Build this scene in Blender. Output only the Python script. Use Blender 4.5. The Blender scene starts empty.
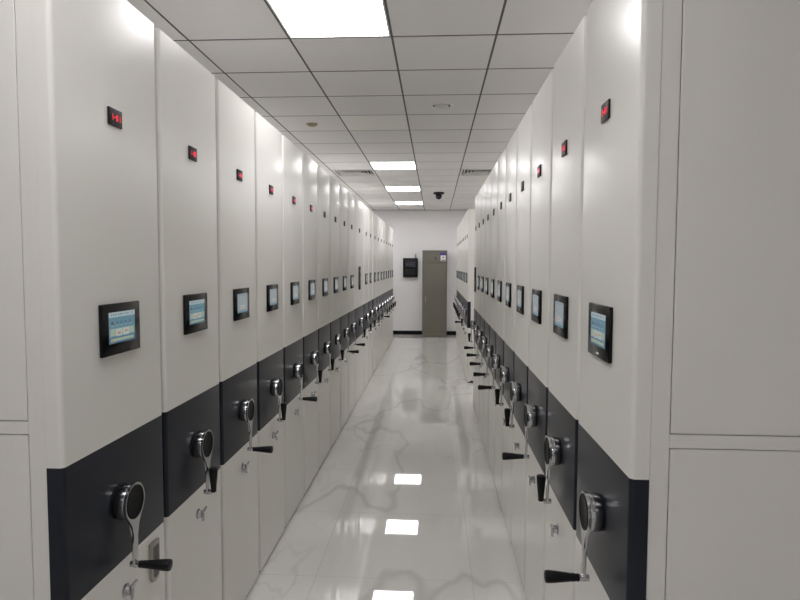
import bpy, bmesh, math, random
from mathutils import Vector, Matrix
random.seed(7)
S = bpy.context.scene
COL = S.collection
PI = math.pi

# ------------------------------------------------------------------ materials
def new_mat(name):
    m = bpy.data.materials.new(name); m.use_nodes = True
    nt = m.node_tree
    return m, nt, nt.nodes['Principled BSDF']

def pmat(name, rgb, rough=.5, metal=0., bump=0., bscale=300., var=0., vscale=3., coat=0., spec=.5):
    """procedural paint / metal: base colour with a faint noise variation and optional fine bump"""
    m, nt, b = new_mat(name)
    b.inputs['Roughness'].default_value = rough
    b.inputs['Metallic'].default_value = metal
    b.inputs['Specular IOR Level'].default_value = spec
    b.inputs['Coat Weight'].default_value = coat
    geo = nt.nodes.new('ShaderNodeTexCoord')
    n = nt.nodes.new('ShaderNodeTexNoise'); n.inputs['Scale'].default_value = vscale
    n.inputs['Detail'].default_value = 4
    nt.links.new(geo.outputs['Object'], n.inputs['Vector'])
    mx = nt.nodes.new('ShaderNodeMix'); mx.data_type = 'RGBA'
    mx.inputs['A'].default_value = (*[c*(1-var) for c in rgb], 1)
    mx.inputs['B'].default_value = (*[min(1, c*(1+var)) for c in rgb], 1)
    nt.links.new(n.outputs['Fac'], mx.inputs['Factor'])
    nt.links.new(mx.outputs['Result'], b.inputs['Base Color'])
    if bump:
        n2 = nt.nodes.new('ShaderNodeTexNoise'); n2.inputs['Scale'].default_value = bscale
        nt.links.new(geo.outputs['Object'], n2.inputs['Vector'])
        bp = nt.nodes.new('ShaderNodeBump'); bp.inputs['Strength'].default_value = bump
        bp.inputs['Distance'].default_value = .001
        nt.links.new(n2.outputs['Fac'], bp.inputs['Height'])
        nt.links.new(bp.outputs['Normal'], b.inputs['Normal'])
    return m

def emat(name, rgb, strength, base=(.02, .02, .02), rough=.25):
    m, nt, b = new_mat(name)
    b.inputs['Base Color'].default_value = (*base, 1)
    b.inputs['Roughness'].default_value = rough
    b.inputs['Emission Color'].default_value = (*rgb, 1)
    b.inputs['Emission Strength'].default_value = strength
    return m

M = {}
M['paint'] = pmat('cabinet_paint', (.755, .74, .70), .28, bump=.05, bscale=260, var=.012, vscale=2)
M['door'] = pmat('door_paint', (.755, .74, .70), .42, bump=.08, bscale=260, var=.012, vscale=2)
M['band'] = pmat('charcoal_paint', (.0165, .0195, .028), .3, bump=.05, bscale=260, var=.05, spec=.22)
M['chrome'] = pmat('chrome', (.50, .50, .515), .09, 1., var=.02, vscale=20)
M['steel'] = pmat('brushed_steel', (.40, .39, .36), .3, 1., var=.12, vscale=40)
M['steel_dark'] = pmat('dark_steel', (.13, .125, .115), .4, 1., var=.1, vscale=40)
M['black'] = pmat('black_plastic', (.006, .006, .0065), .42, bump=.05, bscale=500, var=.1, spec=.25)
M['gloss_black'] = pmat('gloss_black', (.005, .005, .006), .18, var=.1, spec=.22)
M['cap'] = pmat('matt_black', (.005, .005, .0055), .5, var=.1, spec=.12)
M['rubber'] = pmat('dark_rubber', (.02, .02, .02), .7, var=.1)
M['wall'] = pmat('wall_paint', (.84, .83, .835), .75, bump=.1, bscale=180, var=.01)
M['tile'] = pmat('ceiling_tile', (.74, .73, .725), .85, bump=.15, bscale=350, var=.02, vscale=1.2)
M['void'] = pmat('ceiling_grid_dark', (.10, .10, .10), .8, var=.05)
M['white'] = pmat('white_metal', (.76, .76, .75), .5, var=.01)
M['vent'] = pmat('vent_aluminium', (.62, .62, .61), .5, var=.02)
M['unlit'] = pmat('unlit_diffuser', (.80, .80, .77), .55, var=.01)
M['cream'] = pmat('cream_plastic', (.36, .33, .22), .5, var=.02)
M['olive'] = pmat('olive_grey_paint', (.155, .145, .115), .45, bump=.05, var=.02)
M['olive_dark'] = pmat('olive_shut_line', (.12, .113, .085), .5, var=.02)
M['brown'] = pmat('brown_lock', (.06, .055, .03), .4, var=.05)
M['purple'] = pmat('purple_print', (.07, .05, .24), .5, var=.05)
M['paper'] = pmat('white_paper', (.78, .78, .80), .6, var=.02)
M['grey_print'] = pmat('grey_print', (.22, .22, .24), .6, var=.05)
M['device_screen'] = pmat('device_screen', (.030, .032, .045), .2, var=.1)
M['key'] = pmat('device_keys', (.035, .035, .038), .4, var=.1)
M['base'] = pmat('black_skirting', (.005, .005, .005), .5, var=.1, spec=.2)
M['lamp'] = emat('lamp_diffuser', (1, .985, 1.0), 15.6, base=(.8, .8, .8), rough=.5)
M['red'] = emat('red_led', (1, .015, .05), 1.6)
M['ui_blue'] = emat('screen_blue', (.17, .36, .45), .5)
M['ui_deep'] = emat('screen_deep_blue', (.10, .24, .36), .5)
M['ui_white'] = emat('screen_white', (.62, .72, .74), .5)
M['ui_cream'] = emat('screen_cream', (.50, .60, .46), .5)
M['ui_orange'] = emat('screen_orange', (.75, .38, .16), .5)
M['ui_dark'] = emat('screen_dark_icon', (.10, .09, .12), .6)
M['ui_pale'] = emat('screen_pale', (.42, .48, .51), .5)

def marble():
    m, nt, b = new_mat('polished_marble_tile')
    N, L = nt.nodes, nt.links
    geo = N.new('ShaderNodeNewGeometry')
    mp = N.new('ShaderNodeMapping'); L.new(geo.outputs['Position'], mp.inputs['Vector'])
    mp.inputs['Rotation'].default_value = (0, 0, .6); mp.inputs['Scale'].default_value = (1.25, .5, 1)
    # warp the coordinates, then take thin lines where a noise crosses its mid value
    w = N.new('ShaderNodeTexNoise'); w.inputs['Scale'].default_value = 1.1; w.inputs['Detail'].default_value = 4
    L.new(mp.outputs['Vector'], w.inputs['Vector'])
    vm = N.new('ShaderNodeVectorMath'); vm.operation = 'MULTIPLY_ADD'
    vm.inputs[1].default_value = (.45, .45, .45)
    L.new(w.outputs['Color'], vm.inputs[0]); L.new(mp.outputs['Vector'], vm.inputs[2])
    def veins(scale, width, off):
        a = N.new('ShaderNodeVectorMath'); a.operation = 'ADD'; a.inputs[1].default_value = off
        L.new(vm.outputs['Vector'], a.inputs[0])
        n = N.new('ShaderNodeTexNoise'); n.inputs['Scale'].default_value = scale; n.inputs['Detail'].default_value = 3
        n.inputs['Roughness'].default_value = .45
        L.new(a.outputs['Vector'], n.inputs['Vector'])
        s = N.new('ShaderNodeMath'); s.operation = 'SUBTRACT'; s.inputs[1].default_value = .5
        L.new(n.outputs['Fac'], s.inputs[0])
        ab = N.new('ShaderNodeMath'); ab.operation = 'ABSOLUTE'; L.new(s.outputs[0], ab.inputs[0])
        r = N.new('ShaderNodeMapRange'); r.inputs['From Min'].default_value = 0; r.inputs['From Max'].default_value = width
        r.inputs['To Min'].default_value = 1; r.inputs['To Max'].default_value = 0; r.interpolation_type = 'SMOOTHSTEP'
        L.new(ab.outputs[0], r.inputs['Value'])
        return r.outputs['Result']
    v1 = veins(.75, .014, (3.1, 7.7, 0)); v2 = veins(1.9, .022, (11.3, 2.2, 4))
    msk = N.new('ShaderNodeTexNoise'); msk.inputs['Scale'].default_value = 1.0
    L.new(mp.outputs['Vector'], msk.inputs['Vector'])
    mr = N.new('ShaderNodeMapRange'); mr.inputs['From Min'].default_value = .45; mr.inputs['From Max'].default_value = .65
    L.new(msk.outputs['Fac'], mr.inputs['Value'])
    def mul(a, b_, k=None):
        q = N.new('ShaderNodeMath'); q.operation = 'MULTIPLY'
        L.new(a, q.inputs[0])
        if k is None: L.new(b_, q.inputs[1])
        else: q.inputs[1].default_value = k
        return q.outputs[0]
    f1 = mul(v1, None, .30); f2 = mul(mul(v2, mr.outputs['Result']), None, .22)
    ad = N.new('ShaderNodeMath'); ad.operation = 'MAXIMUM'; L.new(f1, ad.inputs[0]); L.new(f2, ad.inputs[1])
    cl = N.new('ShaderNodeTexNoise'); cl.inputs['Scale'].default_value = 2.3; cl.inputs['Detail'].default_value = 5
    L.new(vm.outputs['Vector'], cl.inputs['Vector'])
    c0 = N.new('ShaderNodeMix'); c0.data_type = 'RGBA'
    c0.inputs['A'].default_value = (.62, .61, .575, 1); c0.inputs['B'].default_value = (.72, .71, .68, 1)
    L.new(cl.outputs['Fac'], c0.inputs['Factor'])
    c1 = N.new('ShaderNodeMix'); c1.data_type = 'RGBA'; c1.inputs['B'].default_value = (.27, .265, .255, 1)
    L.new(ad.outputs[0], c1.inputs['Factor']); L.new(c0.outputs['Result'], c1.inputs['A'])
    # joints of the 0.8 m tiles
    bm_ = N.new('ShaderNodeMapping'); bm_.inputs['Location'].default_value = (.6, -3.76 + 8.0, 0)
    L.new(geo.outputs['Position'], bm_.inputs['Vector'])
    br = N.new('ShaderNodeTexBrick'); br.offset = 0; br.squash = 1
    br.inputs['Scale'].default_value = 1; br.inputs['Brick Width'].default_value = .8; br.inputs['Row Height'].default_value = .8
    br.inputs['Mortar Size'].default_value = .0016; br.inputs['Mortar Smooth'].default_value = .1
    L.new(bm_.outputs['Vector'], br.inputs['Vector'])
    c2 = N.new('ShaderNodeMix'); c2.data_type = 'RGBA'; c2.inputs['B'].default_value = (.50, .49, .46, 1)
    L.new(br.outputs['Fac'], c2.inputs['Factor']); L.new(c1.outputs['Result'], c2.inputs['A'])
    L.new(c2.outputs['Result'], b.inputs['Base Color'])
    b.inputs['Roughness'].default_value = .022
    b.inputs['IOR'].default_value = 1.62
    return m
M['marble'] = marble()

# ------------------------------------------------------------------ mesh helpers
def box(bm, x0, x1, y0, y1, z0, z1, bev=0., seg=2, mi=0):
    vs = [bm.verts.new((x, y, z)) for x in (x0, x1) for y in (y0, y1) for z in (z0, z1)]
    F = [(0, 1, 3, 2), (4, 6, 7, 5), (0, 4, 5, 1), (2, 3, 7, 6), (0, 2, 6, 4), (1, 5, 7, 3)]
    fs = [bm.faces.new([vs[i] for i in f]) for f in F]
    for f in fs: f.material_index = mi
    if bev:
        es = list({e for f in fs for e in f.edges})
        r = bmesh.ops.bevel(bm, geom=es, offset=bev, segments=seg, affect='EDGES', profile=.5)
        for f in r['faces']: f.material_index = mi
    return bm

def prism(bm, pts, axis, a, b, mi=0, bev=0.):
    """pts: 2-D outline; axis 'x' (pts = y,z), 'z' (pts = x,y), 'y' (pts = x,z); extruded from a to b"""
    def P(p, t):
        return {'x': (t, p[0], p[1]), 'z': (p[0], p[1], t), 'y': (p[0], t, p[1])}[axis]
    A = [bm.verts.new(P(p, a)) for p in pts]; B = [bm.verts.new(P(p, b)) for p in pts]
    n = len(pts); fs = []
    for i in range(n):
        fs.append(bm.faces.new((A[i], A[(i+1) % n], B[(i+1) % n], B[i])))
    ca = bm.faces.new(list(reversed(A))); cb = bm.faces.new(B); fs += [ca, cb]
    for f in fs: f.material_index = mi
    if bev:
        es = list(set(ca.edges) | set(cb.edges))
        bmesh.ops.bevel(bm, geom=es, offset=bev, segments=2, affect='EDGES', profile=.5)
    return bm

def lathe(bm, prof, origin=(0, 0, 0), axis='x', n=24, mi=0, cap=True):
    """prof: list of (t along axis, radius)"""
    O = Vector(origin); rings = []
    for t, r in prof:
        ring = []
        for k in range(n):
            a = 2*PI*k/n; c, s = r*math.cos(a), r*math.sin(a)
            v = {'x': (t, c, s), 'y': (s, t, c), 'z': (c, s, t)}[axis]
            ring.append(bm.verts.new(O + Vector(v)))
        rings.append(ring)
    for i in range(len(rings)-1):
        for k in range(n):
            f = bm.faces.new((rings[i][k], rings[i][(k+1) % n], rings[i+1][(k+1) % n], rings[i+1][k])); f.material_index = mi
    if cap:
        f = bm.faces.new(list(reversed(rings[0]))); f.material_index = mi
        f = bm.faces.new(rings[-1]); f.material_index = mi
    return bm

def quad(bm, x, y0, y1, z0, z1, mi=0):
    f = bm.faces.new([bm.verts.new(p) for p in ((x, y0, z0), (x, y1, z0), (x, y1, z1), (x, y0, z1))]); f.material_index = mi

def mesh(name, bm, mats, smooth=True):
    bmesh.ops.recalc_face_normals(bm, faces=bm.faces[:])
    for f in bm.faces: f.smooth = smooth
    for e in bm.edges:
        if len(e.link_faces) != 2 or e.calc_face_angle(0) > math.radians(32): e.smooth = False
    me = bpy.data.meshes.new(name); bm.to_mesh(me); bm.free()
    for m in (mats if isinstance(mats, (list, tuple)) else [mats]): me.materials.append(M[m])
    return me

def obj(name, me, parent=None, loc=(0, 0, 0), label=None):
    o = bpy.data.objects.new(name, me); COL.objects.link(o)
    o.location = loc
    if parent: o.parent = parent
    if label: o['label'] = label
    return o

def thing(name, label, cat, loc, rz=0, group=None):
    o = bpy.data.objects.new(name, None); COL.objects.link(o)
    o.empty_display_size = .1; o.location = loc; o.rotation_euler = (0, 0, rz)
    o['label'] = label; o['category'] = cat
    if group: o['group'] = group
    return o

def structure(name, me, loc=(0, 0, 0)):
    o = obj(name, me, None, loc); o['kind'] = 'structure'; return o

# ------------------------------------------------------------------ dimensions (metres; camera stands at x = 0, y = 0)
HC = 1.598
CEIL = HC + 1.254            # ceiling height
TS = .6/1.05                  # ceiling tile module
XL, XR = -.888, .4455
BACK = 13.75
FRONT = -2.6
RL, RR = -3.0, 2.6            # side walls
G0, GY = -.857/1.05, 3.53/1.05          # ceiling grid phase
B0, B1, TOP = .762, 1.118, 2.353

# ------------------------------------------------------------------ room shell
bm = bmesh.new(); box(bm, RL-.15, RR+.15, FRONT-.15, BACK+.15, -.1, 0); structure('floor', mesh('floor', bm, 'marble'))
bm = bmesh.new(); box(bm, RL-.15, RR+.15, BACK, BACK+.15, 0, CEIL+.2); structure('wall_back', mesh('wall_back', bm, 'wall'))
bm = bmesh.new(); box(bm, RL-.15, RR+.15, FRONT-.15, FRONT, 0, CEIL+.2); structure('wall_front', mesh('wall_front', bm, 'wall'))
bm = bmesh.new(); box(bm, RL-.15, RL, FRONT, BACK, 0, CEIL+.2); structure('wall_left', mesh('wall_left', bm, 'wall'))
bm = bmesh.new(); box(bm, RR, RR+.15, FRONT, BACK, 0, CEIL+.2); structure('wall_right', mesh('wall_right', bm, 'wall'))
bm = bmesh.new(); box(bm, RL, RR, BACK-.012, BACK, 0, .088, .003); structure('baseboard_back', mesh('baseboard_back', bm, 'base'))
bm = bmesh.new(); box(bm, RL, RL+.012, FRONT, BACK-.012, 0, .088, .003); structure('baseboard_left', mesh('baseboard_left', bm, 'base'))
bm = bmesh.new(); box(bm, RR-.012, RR, FRONT, BACK-.012, 0, .088, .003); structure('baseboard_right', mesh('baseboard_right', bm, 'base'))
bm = bmesh.new(); box(bm, RL, RR, BACK-.022, BACK, CEIL-.022, CEIL-.001, .002); structure('trim_1', mesh('trim_1', bm, 'white'))

LIT = {(0, -9), (0, -5), (0, -1), (0, 7), (0, 11), (0, 15)}  # those behind and above the camera are unseen, added to light the near end
ADDED_SIDE = {(i, j) for i in (-3, 4) for j in (-1, 3, 7, 11, 15) if (i, j) != (-3, -1)}  # unseen side-bay panels, added to raise the light on ceiling and far wall
UNLIT = {(0, 3)}
VENTS = {(-1, 8), (2, 8)}
bm = bmesh.new()
box(bm, RL, RR, FRONT, BACK, CEIL+.03, CEIL+.06, mi=1)
gx, gy = .0060, .0095
for i in range(-4, 6):
    for j in range(-11, 18):
        if (i, j) in LIT or (i, j) in ADDED_SIDE or (i, j) in UNLIT or (i, j) in VENTS: continue
        x0, x1 = G0+TS*i+gx, G0+TS*(i+1)-gx; y0, y1 = GY+TS*j+gy, GY+TS*(j+1)-gy
        x0, x1 = max(x0, RL), min(x1, RR); y0, y1 = max(y0, FRONT), min(y1, BACK)
        if x1-x0 < .02 or y1-y0 < .02: continue
        box(bm, x0, x1, y0, y1, CEIL, CEIL+.03, .0015, 1)
structure('ceiling', mesh('ceiling', bm, ['tile', 'void']))
# T-bars of the suspended grid, a little above the face of the tiles
bm = bmesh.new()
for i in range(-3, 6):
    x = G0+TS*i
    if RL+.02 < x < RR-.02: box(bm, x-gx-.001, x+gx+.001, FRONT, BACK, CEIL+.0012, CEIL+.0295)
for j in range(-10, 18):
    y = GY+TS*j
    if FRONT+.02 < y < BACK-.02: box(bm, RL, RR, y-gy-.001, y+gy+.001, CEIL+.0018, CEIL+.0295)
structure('trim_2', mesh('trim_2', bm, 'void'))

# ------------------------------------------------------------------ ceiling fittings
bm = bmesh.new()
for x0, x1, y0, y1 in ((-.279, .279, -.280, -.270), (-.279, .279, .270, .280), (-.279, -.269, -.270, .270), (.269, .279, -.270, .270)):
    box(bm, x0, x1, y0, y1, 0, .028)
me_lframe = mesh('frame', bm, 'white')
bm = bmesh.new(); box(bm, -.269, .269, -.270, .270, .003, .02); me_diff = mesh('diffuser', bm, 'lamp')
me_diff_off = me_diff.copy(); me_diff_off.materials.clear(); me_diff_off.materials.append(M['unlit'])
LL = {-9: 'unseen lit square ceiling panel added over the open floor behind the camera, farthest back',
      -5: 'unseen lit square ceiling panel added above the start of the aisle, above the picture',
      -1: 'large bright square ceiling panel at the top edge, nearest the camera',
      3: 'unlit pale square ceiling panel between the two nearest lit panels',
      7: 'bright square ceiling panel level with the two air vents',
      11: 'bright square ceiling panel left of the black dome camera',
      15: 'small bright square ceiling panel farthest away, next to the back wall'}
for (i, j) in sorted(LIT | UNLIT, key=lambda t: t[1]):
    t = thing('ceiling_light', LL[j], 'ceiling light', (G0+TS/2, GY+TS*j+TS/2, CEIL), group='square panel lights above the aisle')
    obj('frame', me_lframe, t); obj('diffuser', me_diff_off if j == 3 else me_diff, t)

WORDS = {-1: 'just ahead of the camera', 3: 'level with the unlit panel', 7: 'level with the air vents', 11: 'level with the dome camera', 13: 'just beyond the dome camera', 15: 'next to the back wall'}
for (i, j) in sorted(ADDED_SIDE):
    t = thing('ceiling_light', f"unseen square ceiling panel added over the {'left' if i < 0 else 'right'} side bay, {WORDS[j]}", 'ceiling light', (G0+TS*i+TS/2, GY+TS*j+TS/2, CEIL), group='unseen panel lights added over the side bays')
    obj('frame', me_lframe, t); obj('diffuser', me_diff, t)

def vent(i, j, label):
    t = thing('air_vent', label, 'air vent', (G0+TS*i+TS/2, GY+TS*j+TS/2, CEIL), group='square louvred ceiling air vents')
    bm = bmesh.new()
    for x0, x1, y0, y1 in ((-.279, .279, -.280, -.25), (-.279, .279, .25, .280), (-.279, -.25, -.25, .25), (.25, .279, -.25, .25)):
        box(bm, x0, x1, y0, y1, -.002, .02, .002, 1)
    obj('frame', mesh('frame', bm, 'vent'), t)
    bm = bmesh.new(); box(bm, -.25, .25, -.25, .25, .026, .0285); obj('duct_opening', mesh('duct_opening', bm, 'rubber'), t)
    # four-way louvres: concentric square blades that slope outwards
    bm = bmesh.new()
    for k in range(5):
        r1 = .235-.045*k; r0 = r1-.022
        lo = [bm.verts.new((sx*r1, sy*r1, .001)) for sx, sy in ((-1, -1), (1, -1), (1, 1), (-1, 1))]
        hi = [bm.verts.new((sx*r0, sy*r0, .024)) for sx, sy in ((-1, -1), (1, -1), (1, 1), (-1, 1))]
        lo2 = [bm.verts.new((sx*(r1-.003), sy*(r1-.003), .001)) for sx, sy in ((-1, -1), (1, -1), (1, 1), (-1, 1))]
        hi2 = [bm.verts.new((sx*(r0-.003), sy*(r0-.003), .024)) for sx, sy in ((-1, -1), (1, -1), (1, 1), (-1, 1))]
        for q in range(4):
            p = (q+1) % 4
            bm.faces.new((lo[q], lo[p], hi[p], hi[q])); bm.faces.new((lo2[q], hi2[q], hi2[p], lo2[p]))
            bm.faces.new((lo[q], lo2[q], lo2[p], lo[p])); bm.faces.new((hi[q], hi[p], hi2[p], hi2[q]))
    obj('louvres', mesh('louvres', bm, 'vent'), t)
vent(-1, 8, 'square louvred air vent in the ceiling above the left shelving row')
vent(2, 8, 'square louvred air vent in the ceiling above the right shelving row')

t = thing('ceiling_speaker', 'round white speaker grille set in a ceiling tile', 'speaker', (.043, 4.79, CEIL))
bm = bmesh.new(); lathe(bm, [(-.004, .070), (-.010, .080), (-.008, .092), (0, .096)], axis='z', n=40, cap=False)
lathe(bm, [(-.004, .070), (-.001, .068)], axis='z', n=40, cap=False); obj('rim', mesh('rim', bm, 'white'), t)
bm = bmesh.new(); lathe(bm, [(-.002, .057), (-.009, .056), (-.014, .048), (-.018, .03), (-.019, .002)], axis='z', n=40); obj('grille', mesh('grille', bm, 'vent'), t)
bm = bmesh.new(); lathe(bm, [(-.0005, .0760), (-.0032, .0760), (-.0032, .0560), (-.0005, .0560)], axis='z', n=40, cap=False); obj('shade_ring', mesh('shade_ring', bm, 'rubber'), t)  # dark ring: shade around the grille put into the colour

t = thing('smoke_detector', 'small cream smoke detector on the ceiling above left row', 'smoke detector', (-1.102, 5.36, CEIL))
bm = bmesh.new(); lathe(bm, [(0, .050), (-.008, .050), (-.010, .044)], axis='z', n=28); obj('base', mesh('base', bm, 'cream'), t)
bm = bmesh.new(); lathe(bm, [(-.010, .036), (-.018, .034), (-.022, .026), (-.023, .004)], axis='z', n=28); obj('sensor_cap', mesh('sensor_cap', bm, 'cream'), t)

t = thing('security_camera', 'black dome security camera hanging from the ceiling near back wall', 'security camera', (.057, 10.43, CEIL))
bm = bmesh.new(); lathe(bm, [(0, .092), (-.022, .095), (-.03, .088), (-.034, .05)], axis='z', n=32); obj('mount', mesh('mount', bm, 'black'), t)
bm = bmesh.new(); lathe(bm, [(-.034, .046)]+[(-.062-.056*math.sin(a), .056*math.cos(a)) for a in [-.9+.24*k for k in range(11)]], axis='z', n=32)
ball = obj('ball', mesh('ball', bm, 'gloss_black'), t)
bm = bmesh.new(); lathe(bm, [(-.062, .026), (-.06, .026), (-.05, .022)], origin=(0, 0, -.075), axis='y', n=24); obj('lens', mesh('lens', bm, 'device_screen'), ball)

# ------------------------------------------------------------------ shelving unit pieces
# local frame of a unit: origin on the floor at the middle of its aisle face, +x towards the aisle, +y to the right as one faces the panel
DEP = .94
def profile(w, r=.012, d=.042):
    h = w/2; pts = [(-d, -h)]
    for k in range(7):
        a = -PI/2 + PI/2*k/6; pts.append((-r+r*math.cos(a), -h+r+r*math.sin(a)))
    for k in range(7):
        a = PI/2*k/6; pts.append((-r+r*math.cos(a), h-r+r*math.sin(a)))
    pts.append((-d, h)); return pts

def unit_meshes(w, b0=B0, b1=B1):
    d = {}
    bm = bmesh.new(); prism(bm, profile(w), 'z', b1, TOP); d['upper_panel'] = mesh('upper_panel', bm, 'paint')
    bm = bmesh.new(); prism(bm, profile(w), 'z', b0, b1); d['charcoal_band'] = mesh('charcoal_band', bm, 'band')
    bm = bmesh.new(); prism(bm, profile(w), 'z', .014, b0); d['lower_panel'] = mesh('lower_panel', bm, 'paint')
    bm = bmesh.new(); box(bm, -DEP, -.042, -w/2+.012, w/2-.012, .03, TOP-.008, .003, 1); d['body'] = mesh('body', bm, 'door')
    bm = bmesh.new(); box(bm, -DEP+.02, -.012, -w/2+.004, w/2-.004, 0, .03); d['plinth'] = mesh('plinth', bm, 'rubber')
    return d

# crank: hub (> ring), arm, grip
ZH = .925; ARM = .182
bm = bmesh.new(); lathe(bm, [(0, .046), (.005, .046), (.007, .042)], n=32); me_hub = mesh('hub', bm, 'black')
bm = bmesh.new(); lathe(bm, [(.005, .046), (.006, .049), (.008, .050), (.036, .050), (.038, .049)], n=40); me_ring = mesh('hub_ring', bm, 'chrome')
out = []
R = .054
for k in range(33):
    a = math.radians(-38) + math.radians(256)*k/32; out.append((R*math.cos(a), R*math.sin(a)))
lft = [(-.030, -.050), (-.020, -.066), (-.0135, -.082), (-.011, -.100), (-.0105, -ARM)]
for p in lft: out.append(p)
for k in range(1, 8):
    a = PI + PI*k/8; out.append((.0100*math.cos(a), -ARM+.0100*math.sin(a)))
for p in reversed(lft): out.append((-p[0], p[1]))
bm = bmesh.new(); prism(bm, out, 'x', .036, .044, bev=.002)
lathe(bm, [(.026, .0085), (.036, .0085)], origin=(0, 0, -ARM), n=16)
me_arm = mesh('crank_arm', bm, 'chrome')
bm = bmesh.new(); lathe(bm, [(.043, .0475), (.0452, .047), (.0456, .045), (.0447, .042), (.0444, .004)], n=40); me_cap = mesh('hub_cap', bm, 'cap')
gp = [(0, .0085), (.004, .0105), (.012, .0100), (.016, .0112), (.022, .0108), (.036, .0124), (.066, .0155), (.086, .0168), (.092, .0155), (.094, .010)]
bm = bmesh.new(); lathe(bm, gp, n=20); me_grip = mesh('grip', bm, 'black')
bm = bmesh.new(); lathe(bm, [(0, .0095), (.008, .0095), (.010, .008)], n=20); me_ferr = mesh('ferrule', bm, 'chrome')

# lock: round chrome cylinder with a winged key
bm = bmesh.new(); lathe(bm, [(0, .019), (.003, .019), (.005, .015), (.016, .014), (.018, .012)], n=24)
prism(bm, [(-.004, -.026), (.004, -.026), (.0055, 0), (.004, .012), (-.004, .012), (-.0055, 0)], 'x', .016, .024, bev=.001)
prism(bm, [(-.006, .006), (.024, .014), (.025, .020), (-.006, .016)], 'x', .018, .027, bev=.001)
me_lock = mesh('lock', bm, 'chrome')

# touch screen: bezel + lit display
SW, SH, ZS = .204, .142, 1.419
bm = bmesh.new(); box(bm, 0, .010, -SW/2, SW/2, -SH/2, SH/2, .0025, 2); me_bezel = mesh('touch_screen', bm, 'gloss_black')
def ui(rich, w=.140, h=.086, cz=.004):
    bm = bmesh.new()
    mats = ['ui_blue', 'ui_white', 'ui_deep', 'ui_cream', 'ui_orange', 'ui_dark', 'ui_pale']
    x = .0103; W, H = w/2, h/2
    def R_(u0, u1, v0, v1, mi, k=1): quad(bm, x+.00012*k, -W+u0*w, -W+u1*w, cz-H+v0*h, cz-H+v1*h, mi)
    box(bm, .0085, x, -W, W, cz-H, cz+H, mi=0 if rich else 6)
    R_(0, 1, .84, 1, 1 if rich else 6)
    for u in (.08, .16, .24, .34, .42, .5, .62, .7, .86): R_(u, u+.05, .89, .95, 0, 2)
    R_(0, 1, .50, .84, 0 if rich else 6)
    if rich:
        for u in (.08, .26, .42, .58, .76): R_(u, u+.09, .60, .70, 5 if u < .2 else 2, 2)
        for u in (.08, .26, .42, .58, .76): R_(u, u+.09, .56, .58, 1, 2)
        R_(.04, .96, .24, .47, 3, 2)
        R_(.26, .47, .22, .46, 1, 3); R_(.52, .75, .22, .46, 1, 3)
        R_(.31, .43, .28, .36, 4, 4); R_(.57, .70, .32, .38, 4, 4)
        R_(0, 1, .0, .20, 2, 2); R_(.06, .94, .06, .16, 3, 3); R_(.08, .13, .04, .15, 4, 4)
    else:
        R_(.26, .74, .22, .40, 1, 2); R_(.30, .40, .26, .36, 4, 3); R_(.5, .6, .26, .36, 4, 3)
        R_(0, 1, 0, .10, 0, 2)
    return mesh('display', bm, mats, smooth=False)
me_ui = {True: ui(True), False: ui(False)}
bm = bmesh.new(); box(bm, .0099, .0103, -.012, .012, -.061, -.057); me_mark = mesh('bezel_mark', bm, 'paper')
# tall screen of the control column
bm = bmesh.new(); box(bm, 0, .012, -.085, .085, -.135, .135, .0025, 2); me_bezel_t = mesh('touch_screen', bm, 'gloss_black')
me_ui_t = ui(False, .112, .185, .01)

# number display with seven segment digits
ZN = 2.001
bm = bmesh.new(); box(bm, 0, .006, -.034, .034, -.024, .024, .0015, 2); me_num = mesh('number_display', bm, 'black')
SEG = {'0': 'abcdef', '1': 'bc', '2': 'abged', '3': 'abgcd', '4': 'fgbc', '5': 'afgcd', '6': 'afgedc', '-': 'g'}
def digits(txt):
    bm = bmesh.new(); dw, dh, th = .0078, .0165, .0019; step = .0125
    y = -step*len(txt)/2 + (step-dw)/2
    for ch in txt:
        for s in SEG[ch]:
            y0, y1 = y, y+dw
            q = {'a': (y0, y1, dh/2-th, dh/2), 'd': (y0, y1, -dh/2, -dh/2+th), 'g': (y0, y1, -th/2, th/2),
                 'f': (y0, y0+th, 0, dh/2), 'e': (y0, y0+th, -dh/2, 0), 'b': (y1-th, y1, 0, dh/2), 'c': (y1-th, y1, -dh/2, 0)}[s]
            box(bm, .0056, .0064, *q)
        y += step
    return mesh('digits', bm, 'red', smooth=False)

# steel pull plate of the first left unit
bm = bmesh.new()
pl = [(-.026, .064), (-.026, -.046), (-.018, -.060), (0, -.064), (.018, -.060), (.026, -.046), (.026, .064)]
prism(bm, pl, 'x', 0, .011, bev=.0015); me_plate = mesh('pull_plate', bm, 'steel')
bm = bmesh.new(); prism(bm, [(p[0]*.72, p[1]*.80) for p in pl], 'x', .0105, .0116); me_recess = mesh('finger_recess', bm, 'steel_dark')

def add_crank(root, dy, folded, zh):
    hub = obj('crank', me_hub, root, (0, dy, zh))
    obj('hub_ring', me_ring, hub); obj('crank_arm', me_arm, hub); obj('hub_cap', me_cap, hub)
    g = obj('grip', me_grip, hub, (.050, 0, -ARM)); f = obj('ferrule', me_ferr, hub, (.043, 0, -ARM))
    if folded: g.location = (.062, 0, -ARM); g.rotation_euler = (0, -PI/2, 0)

def add_body(root, d, sides=True):
    for n in ('upper_panel', 'charcoal_band', 'lower_panel', 'body', 'plinth'): obj(n, d[n], root)

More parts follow.
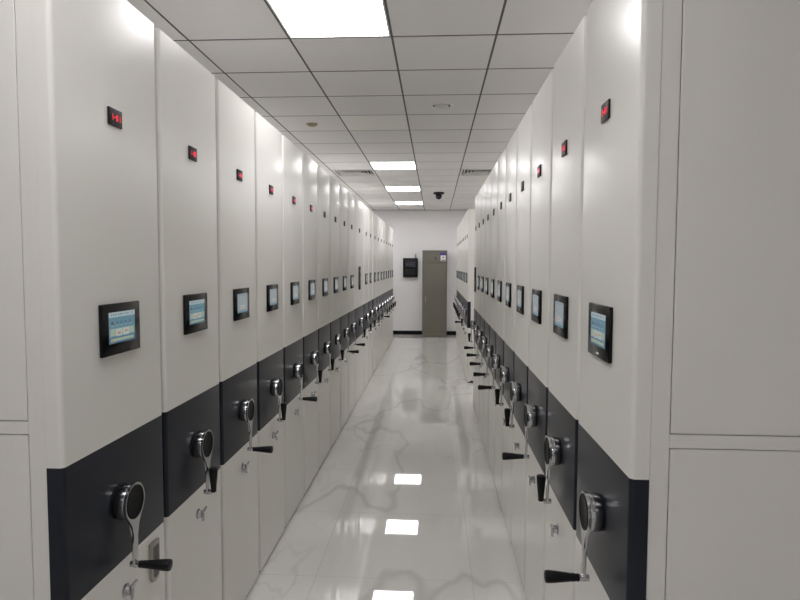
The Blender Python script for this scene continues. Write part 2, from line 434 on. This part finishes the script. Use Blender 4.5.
def near_doors(root, w, s):
    """frame and two stacked steel doors on the exposed side of the first unit; s = -1 or +1 is the side in local y"""
    h = w/2
    def bx(bm, x0, x1, out, inn, z0, z1, bev=0.):
        a, b = sorted((s*(h-out), s*(h-inn))); box(bm, x0, x1, a, b, z0, z1, bev, 1)
    bm = bmesh.new()
    bx(bm, -.0845, -.0425, .0015, .0125, .03, TOP-.002, .001)         # front post
    bx(bm, -DEP, -DEP+.04, .0015, .0125, .03, TOP-.002, .001)         # rear post
    for z0, z1 in ((.03, .075), (1.189, 1.219), (TOP-.045, TOP-.002)): bx(bm, -DEP+.04, -.0845, .0015, .0125, z0, z1)
    obj('side_frame', mesh('side_frame', bm, 'door'), root)
    for z0, z1 in ((.0775, 1.1865), (1.2215, TOP-.0475)):
        bm = bmesh.new(); bx(bm, -DEP+.0425, -.0870, .0022, .0121, z0, z1, .0012)
        obj('side_door', mesh('side_door', bm, 'door'), root)

WORD = ['first', 'second', 'third', 'fourth', 'fifth', 'sixth', 'seventh', 'eighth', 'ninth', 'tenth', 'eleventh', 'twelfth']

def shelving(x, y, rz, meshes, label, group, dy=0., folded=True, num=None, rich=False, tall=False, crank=True, mark=False, locked=True, cdy=None):
    t = thing('shelving_unit', label, 'shelving unit', (x, y, 0), rz, group)
    add_body(t, meshes)
    if crank: add_crank(t, dy if cdy is None else cdy, folded, ZH if rz == 0 else ZH+.016)
    if tall:
        b = obj('touch_screen', me_bezel_t, t, (0, dy, 1.445)); obj('display', me_ui_t, b)
    else:
        b = obj('touch_screen', me_bezel, t, (0, dy, ZS if rz == 0 else ZS+.005)); obj('display', me_ui[rich], b)
        if mark: obj('bezel_mark', me_mark, b)
    n = obj('number_display', me_num, t, (0, dy, ZN))
    if num: obj('digits', digits(num), n)
    if locked: obj('lock', me_lock, t, (0, dy, .657))
    return t

# ---- left row
PL, PR = .525, .497
GAP = .024
mL, mL0 = unit_meshes(PL-GAP, .750, 1.107), unit_meshes(.528, .750, 1.107)
mT = unit_meshes(.79, .750, 1.107)
gL = 'mobile shelving units along the left side of the aisle'
L_flat = {0, 2, 4, 8, 9}         # cranks whose grip sticks out into the aisle
t = shelving(XL, 1.626, 0, mL0, 'nearest left white shelving unit, screen lit, steel pull plate below its crank', gL, .004, False, '1-01', True, cdy=-.010)
near_doors(t, .528, -1)
p = obj('pull_plate', me_plate, t, (0, .175, .657)); obj('finger_recess', me_recess, p)
for k in range(1, 10):
    out_ = k in L_flat
    lab = f"white shelving unit, {WORD[k]} from the camera in left row, crank grip {'sticking out' if out_ else 'folded up'}"
    shelving(XL, 1.6376+PL*k, 0, mL, lab, gL, 0, not out_, f'1-0{k+1}' if k < 6 else None, k == 1)
y = 1.6376+PL*9.5
shelving(XL, y+.402, 0, mT, 'wider white shelving unit with a taller screen halfway along the left row', gL, -.01, True, None, tall=True, locked=False)
y0 = y+.81
for k in range(2):
    shelving(XL, y0+PL*(k+.5), 0, mL, f"white shelving unit {'directly' if k == 0 else 'second'} beyond the taller-screen unit in left row", gL, 0, True)
y0 += 2*PL + .085
for k in range(8):
    out_ = k == 2
    lab = f"white shelving unit, {WORD[7-k]} from the far end of left row, crank grip {'sticking out' if out_ else 'folded up'}"
    if k == 7: lab = 'white shelving unit closing the far end of the left row'
    shelving(XL, y0+PL*(k+.5), 0, mL, lab, gL, 0, not out_)

# ---- right row up to the open gap
mR, mR0 = unit_meshes(PR-GAP, .759, 1.115), unit_meshes(.502, .759, 1.115)
gR = 'mobile shelving units along the right side of the aisle'
R_flat = {0, 2, 5, 6, 7, 8, 9}
t = shelving(XR, 1.609, PI, mR0, 'nearest right white shelving unit, screen lit, blank side doors facing the camera', gR, -.009, False, '2-01', True, mark=True, cdy=.017)
near_doors(t, .502, 1)
for k in range(1, 10):
    out_ = k in R_flat
    lab = f"white shelving unit, {WORD[k]} from the camera in right row, crank grip {'sticking out' if out_ else 'folded up'}"
    shelving(XR, 1.6212+PR*k, PI, mR, lab, gR, 0, not out_, f'2-0{k+1}' if k < 3 else None)
shelving(XR, 1.6212+PR*10, PI, mR, 'white shelving unit with a taller screen ending the near right row at gap', gR, 0, True, None, tall=True, locked=False)

# ---- far right row beyond the gap
gF = 'mobile shelving units in the far right row beyond the gap'
mF0 = unit_meshes(PL-GAP)
for k in range(8):
    lab = f"white shelving unit, {WORD[k]} beyond the gap in the right row"
    if k == 7: lab = 'white shelving unit at the far end of right row, near back wall'
    if k == 0: lab = 'white shelving unit facing the gap, with its pale side showing, in right row'
    t = shelving(XR, 8.10+PL*(k+.5), PI, mL, lab, gF, 0, k not in (1,))
    if k == 0: near_doors(t, PL-GAP, 1)

# ------------------------------------------------------------------ olive cabinet at the end of the aisle
t = thing('metal_cabinet', 'narrow olive-grey metal cabinet standing against the back wall', 'cabinet', (-.004, 13.22, 0))
W_, H_, D_ = .272, 1.925, .50
bm = bmesh.new(); box(bm, -W_, W_, .020, D_, 0, H_, .006, 2); obj('body', mesh('body', bm, 'olive'), t)
bm = bmesh.new()
for q in ((-W_, -W_+.022, .0, .02, 0, H_), (W_-.022, W_, .0, .02, 0, H_), (-W_+.022, W_-.022, 0, .02, H_-.03, H_), (-W_+.022, W_-.022, 0, .02, 0, .07), (-W_+.022, W_-.022, 0, .02, 1.642, 1.664)):
    box(bm, *q)
obj('front_frame', mesh('front_frame', bm, 'olive'), t)
bm = bmesh.new(); box(bm, -W_+.026, W_-.026, .002, .019, .074, 1.638, .002, 1); d = obj('lower_door', mesh('lower_door', bm, 'olive'), t)
bm = bmesh.new(); box(bm, -.205, -.188, -.022, .002, .78, .91, .004, 2); obj('door_handle', mesh('door_handle', bm, 'steel'), d)
bm = bmesh.new(); box(bm, -W_+.026, W_-.026, .002, .019, 1.668, H_-.034, .002, 1); d = obj('upper_door', mesh('upper_door', bm, 'olive'), t)
bm = bmesh.new(); lathe(bm, [(.002, .026), (-.010, .026), (-.014, .020), (-.015, .004)], origin=(.018, 0, 1.748), axis='y', n=24); obj('lock_knob', mesh('lock_knob', bm, 'brown'), d)
bm = bmesh.new()
box(bm, .130, .238, .0008, .0021, 1.690, 1.872, mi=1)
box(bm, .118, .250, .0002, .0008, 1.815, 1.874, mi=0)
box(bm, .165, .205, .0002, .0008, 1.755, 1.79, mi=2); box(bm, .145, .223, .0002, .0008, 1.698, 1.722, mi=2)
obj('sticker', mesh('sticker', bm, ['purple', 'paper', 'grey_print'], smooth=False), t, label='white sticker with a purple header')

# ------------------------------------------------------------------ wall terminal on the back wall
t = thing('wall_terminal', 'black wall-mounted control box with antenna on the white back wall', 'control box', (-.560, BACK, 1.545))
bm = bmesh.new(); box(bm, -.168, .168, -.09, 0, -.225, .215, .012, 3); c = obj('case', mesh('case', bm, 'black'), t)
bm = bmesh.new(); box(bm, -.115, .115, -.094, -.088, .010, .165, .003, 1); obj('screen', mesh('screen', bm, 'device_screen'), t)
bm = bmesh.new()
for r in range(3):
    for q in range(6): box(bm, -.112+.038*q, -.082+.038*q, -.095, -.088, -.07-.045*r, -.04-.045*r, .002, 1)
obj('keypad', mesh('keypad', bm, 'key'), t)
bm = bmesh.new(); lathe(bm, [(.205, .010), (.235, .009), (.24, .006), (.31, .005), (.315, .002)], origin=(.115, -.05, 0), axis='z', n=14); obj('antenna', mesh('antenna', bm, 'black'), t)

# ------------------------------------------------------------------ world, camera, colour management
wd = bpy.data.worlds.new('World'); S.world = wd; wd.use_nodes = True
wd.node_tree.nodes['Background'].inputs[0].default_value = (.5, .5, .5, 1)
wd.node_tree.nodes['Background'].inputs[1].default_value = .0

cam = bpy.data.cameras.new('camera'); co = bpy.data.objects.new('camera', cam); COL.objects.link(co)
cam.sensor_fit = 'HORIZONTAL'; cam.sensor_width = 36; cam.lens = 598.2/800*36
cam.clip_start = .02; cam.clip_end = 60
yaw, pit, roll = .058, .0582, -.0035
m = Matrix.Rotation(yaw, 4, 'Z') @ Matrix.Rotation(PI/2-pit, 4, 'X') @ Matrix.Rotation(-roll, 4, 'Z')
m.translation = (0, 0, HC)
co.matrix_world = m
S.camera = co
S.view_settings.view_transform = 'Standard'; S.view_settings.look = 'None'
S.view_settings.exposure = 0.0; S.view_settings.gamma = 1
S.view_settings.use_curve_mapping = False
S.cycles.max_bounces = 14; S.cycles.diffuse_bounces = 10; S.cycles.glossy_bounces = 6
S.cycles.use_denoising = True
S.cycles.sample_clamp_indirect = 6
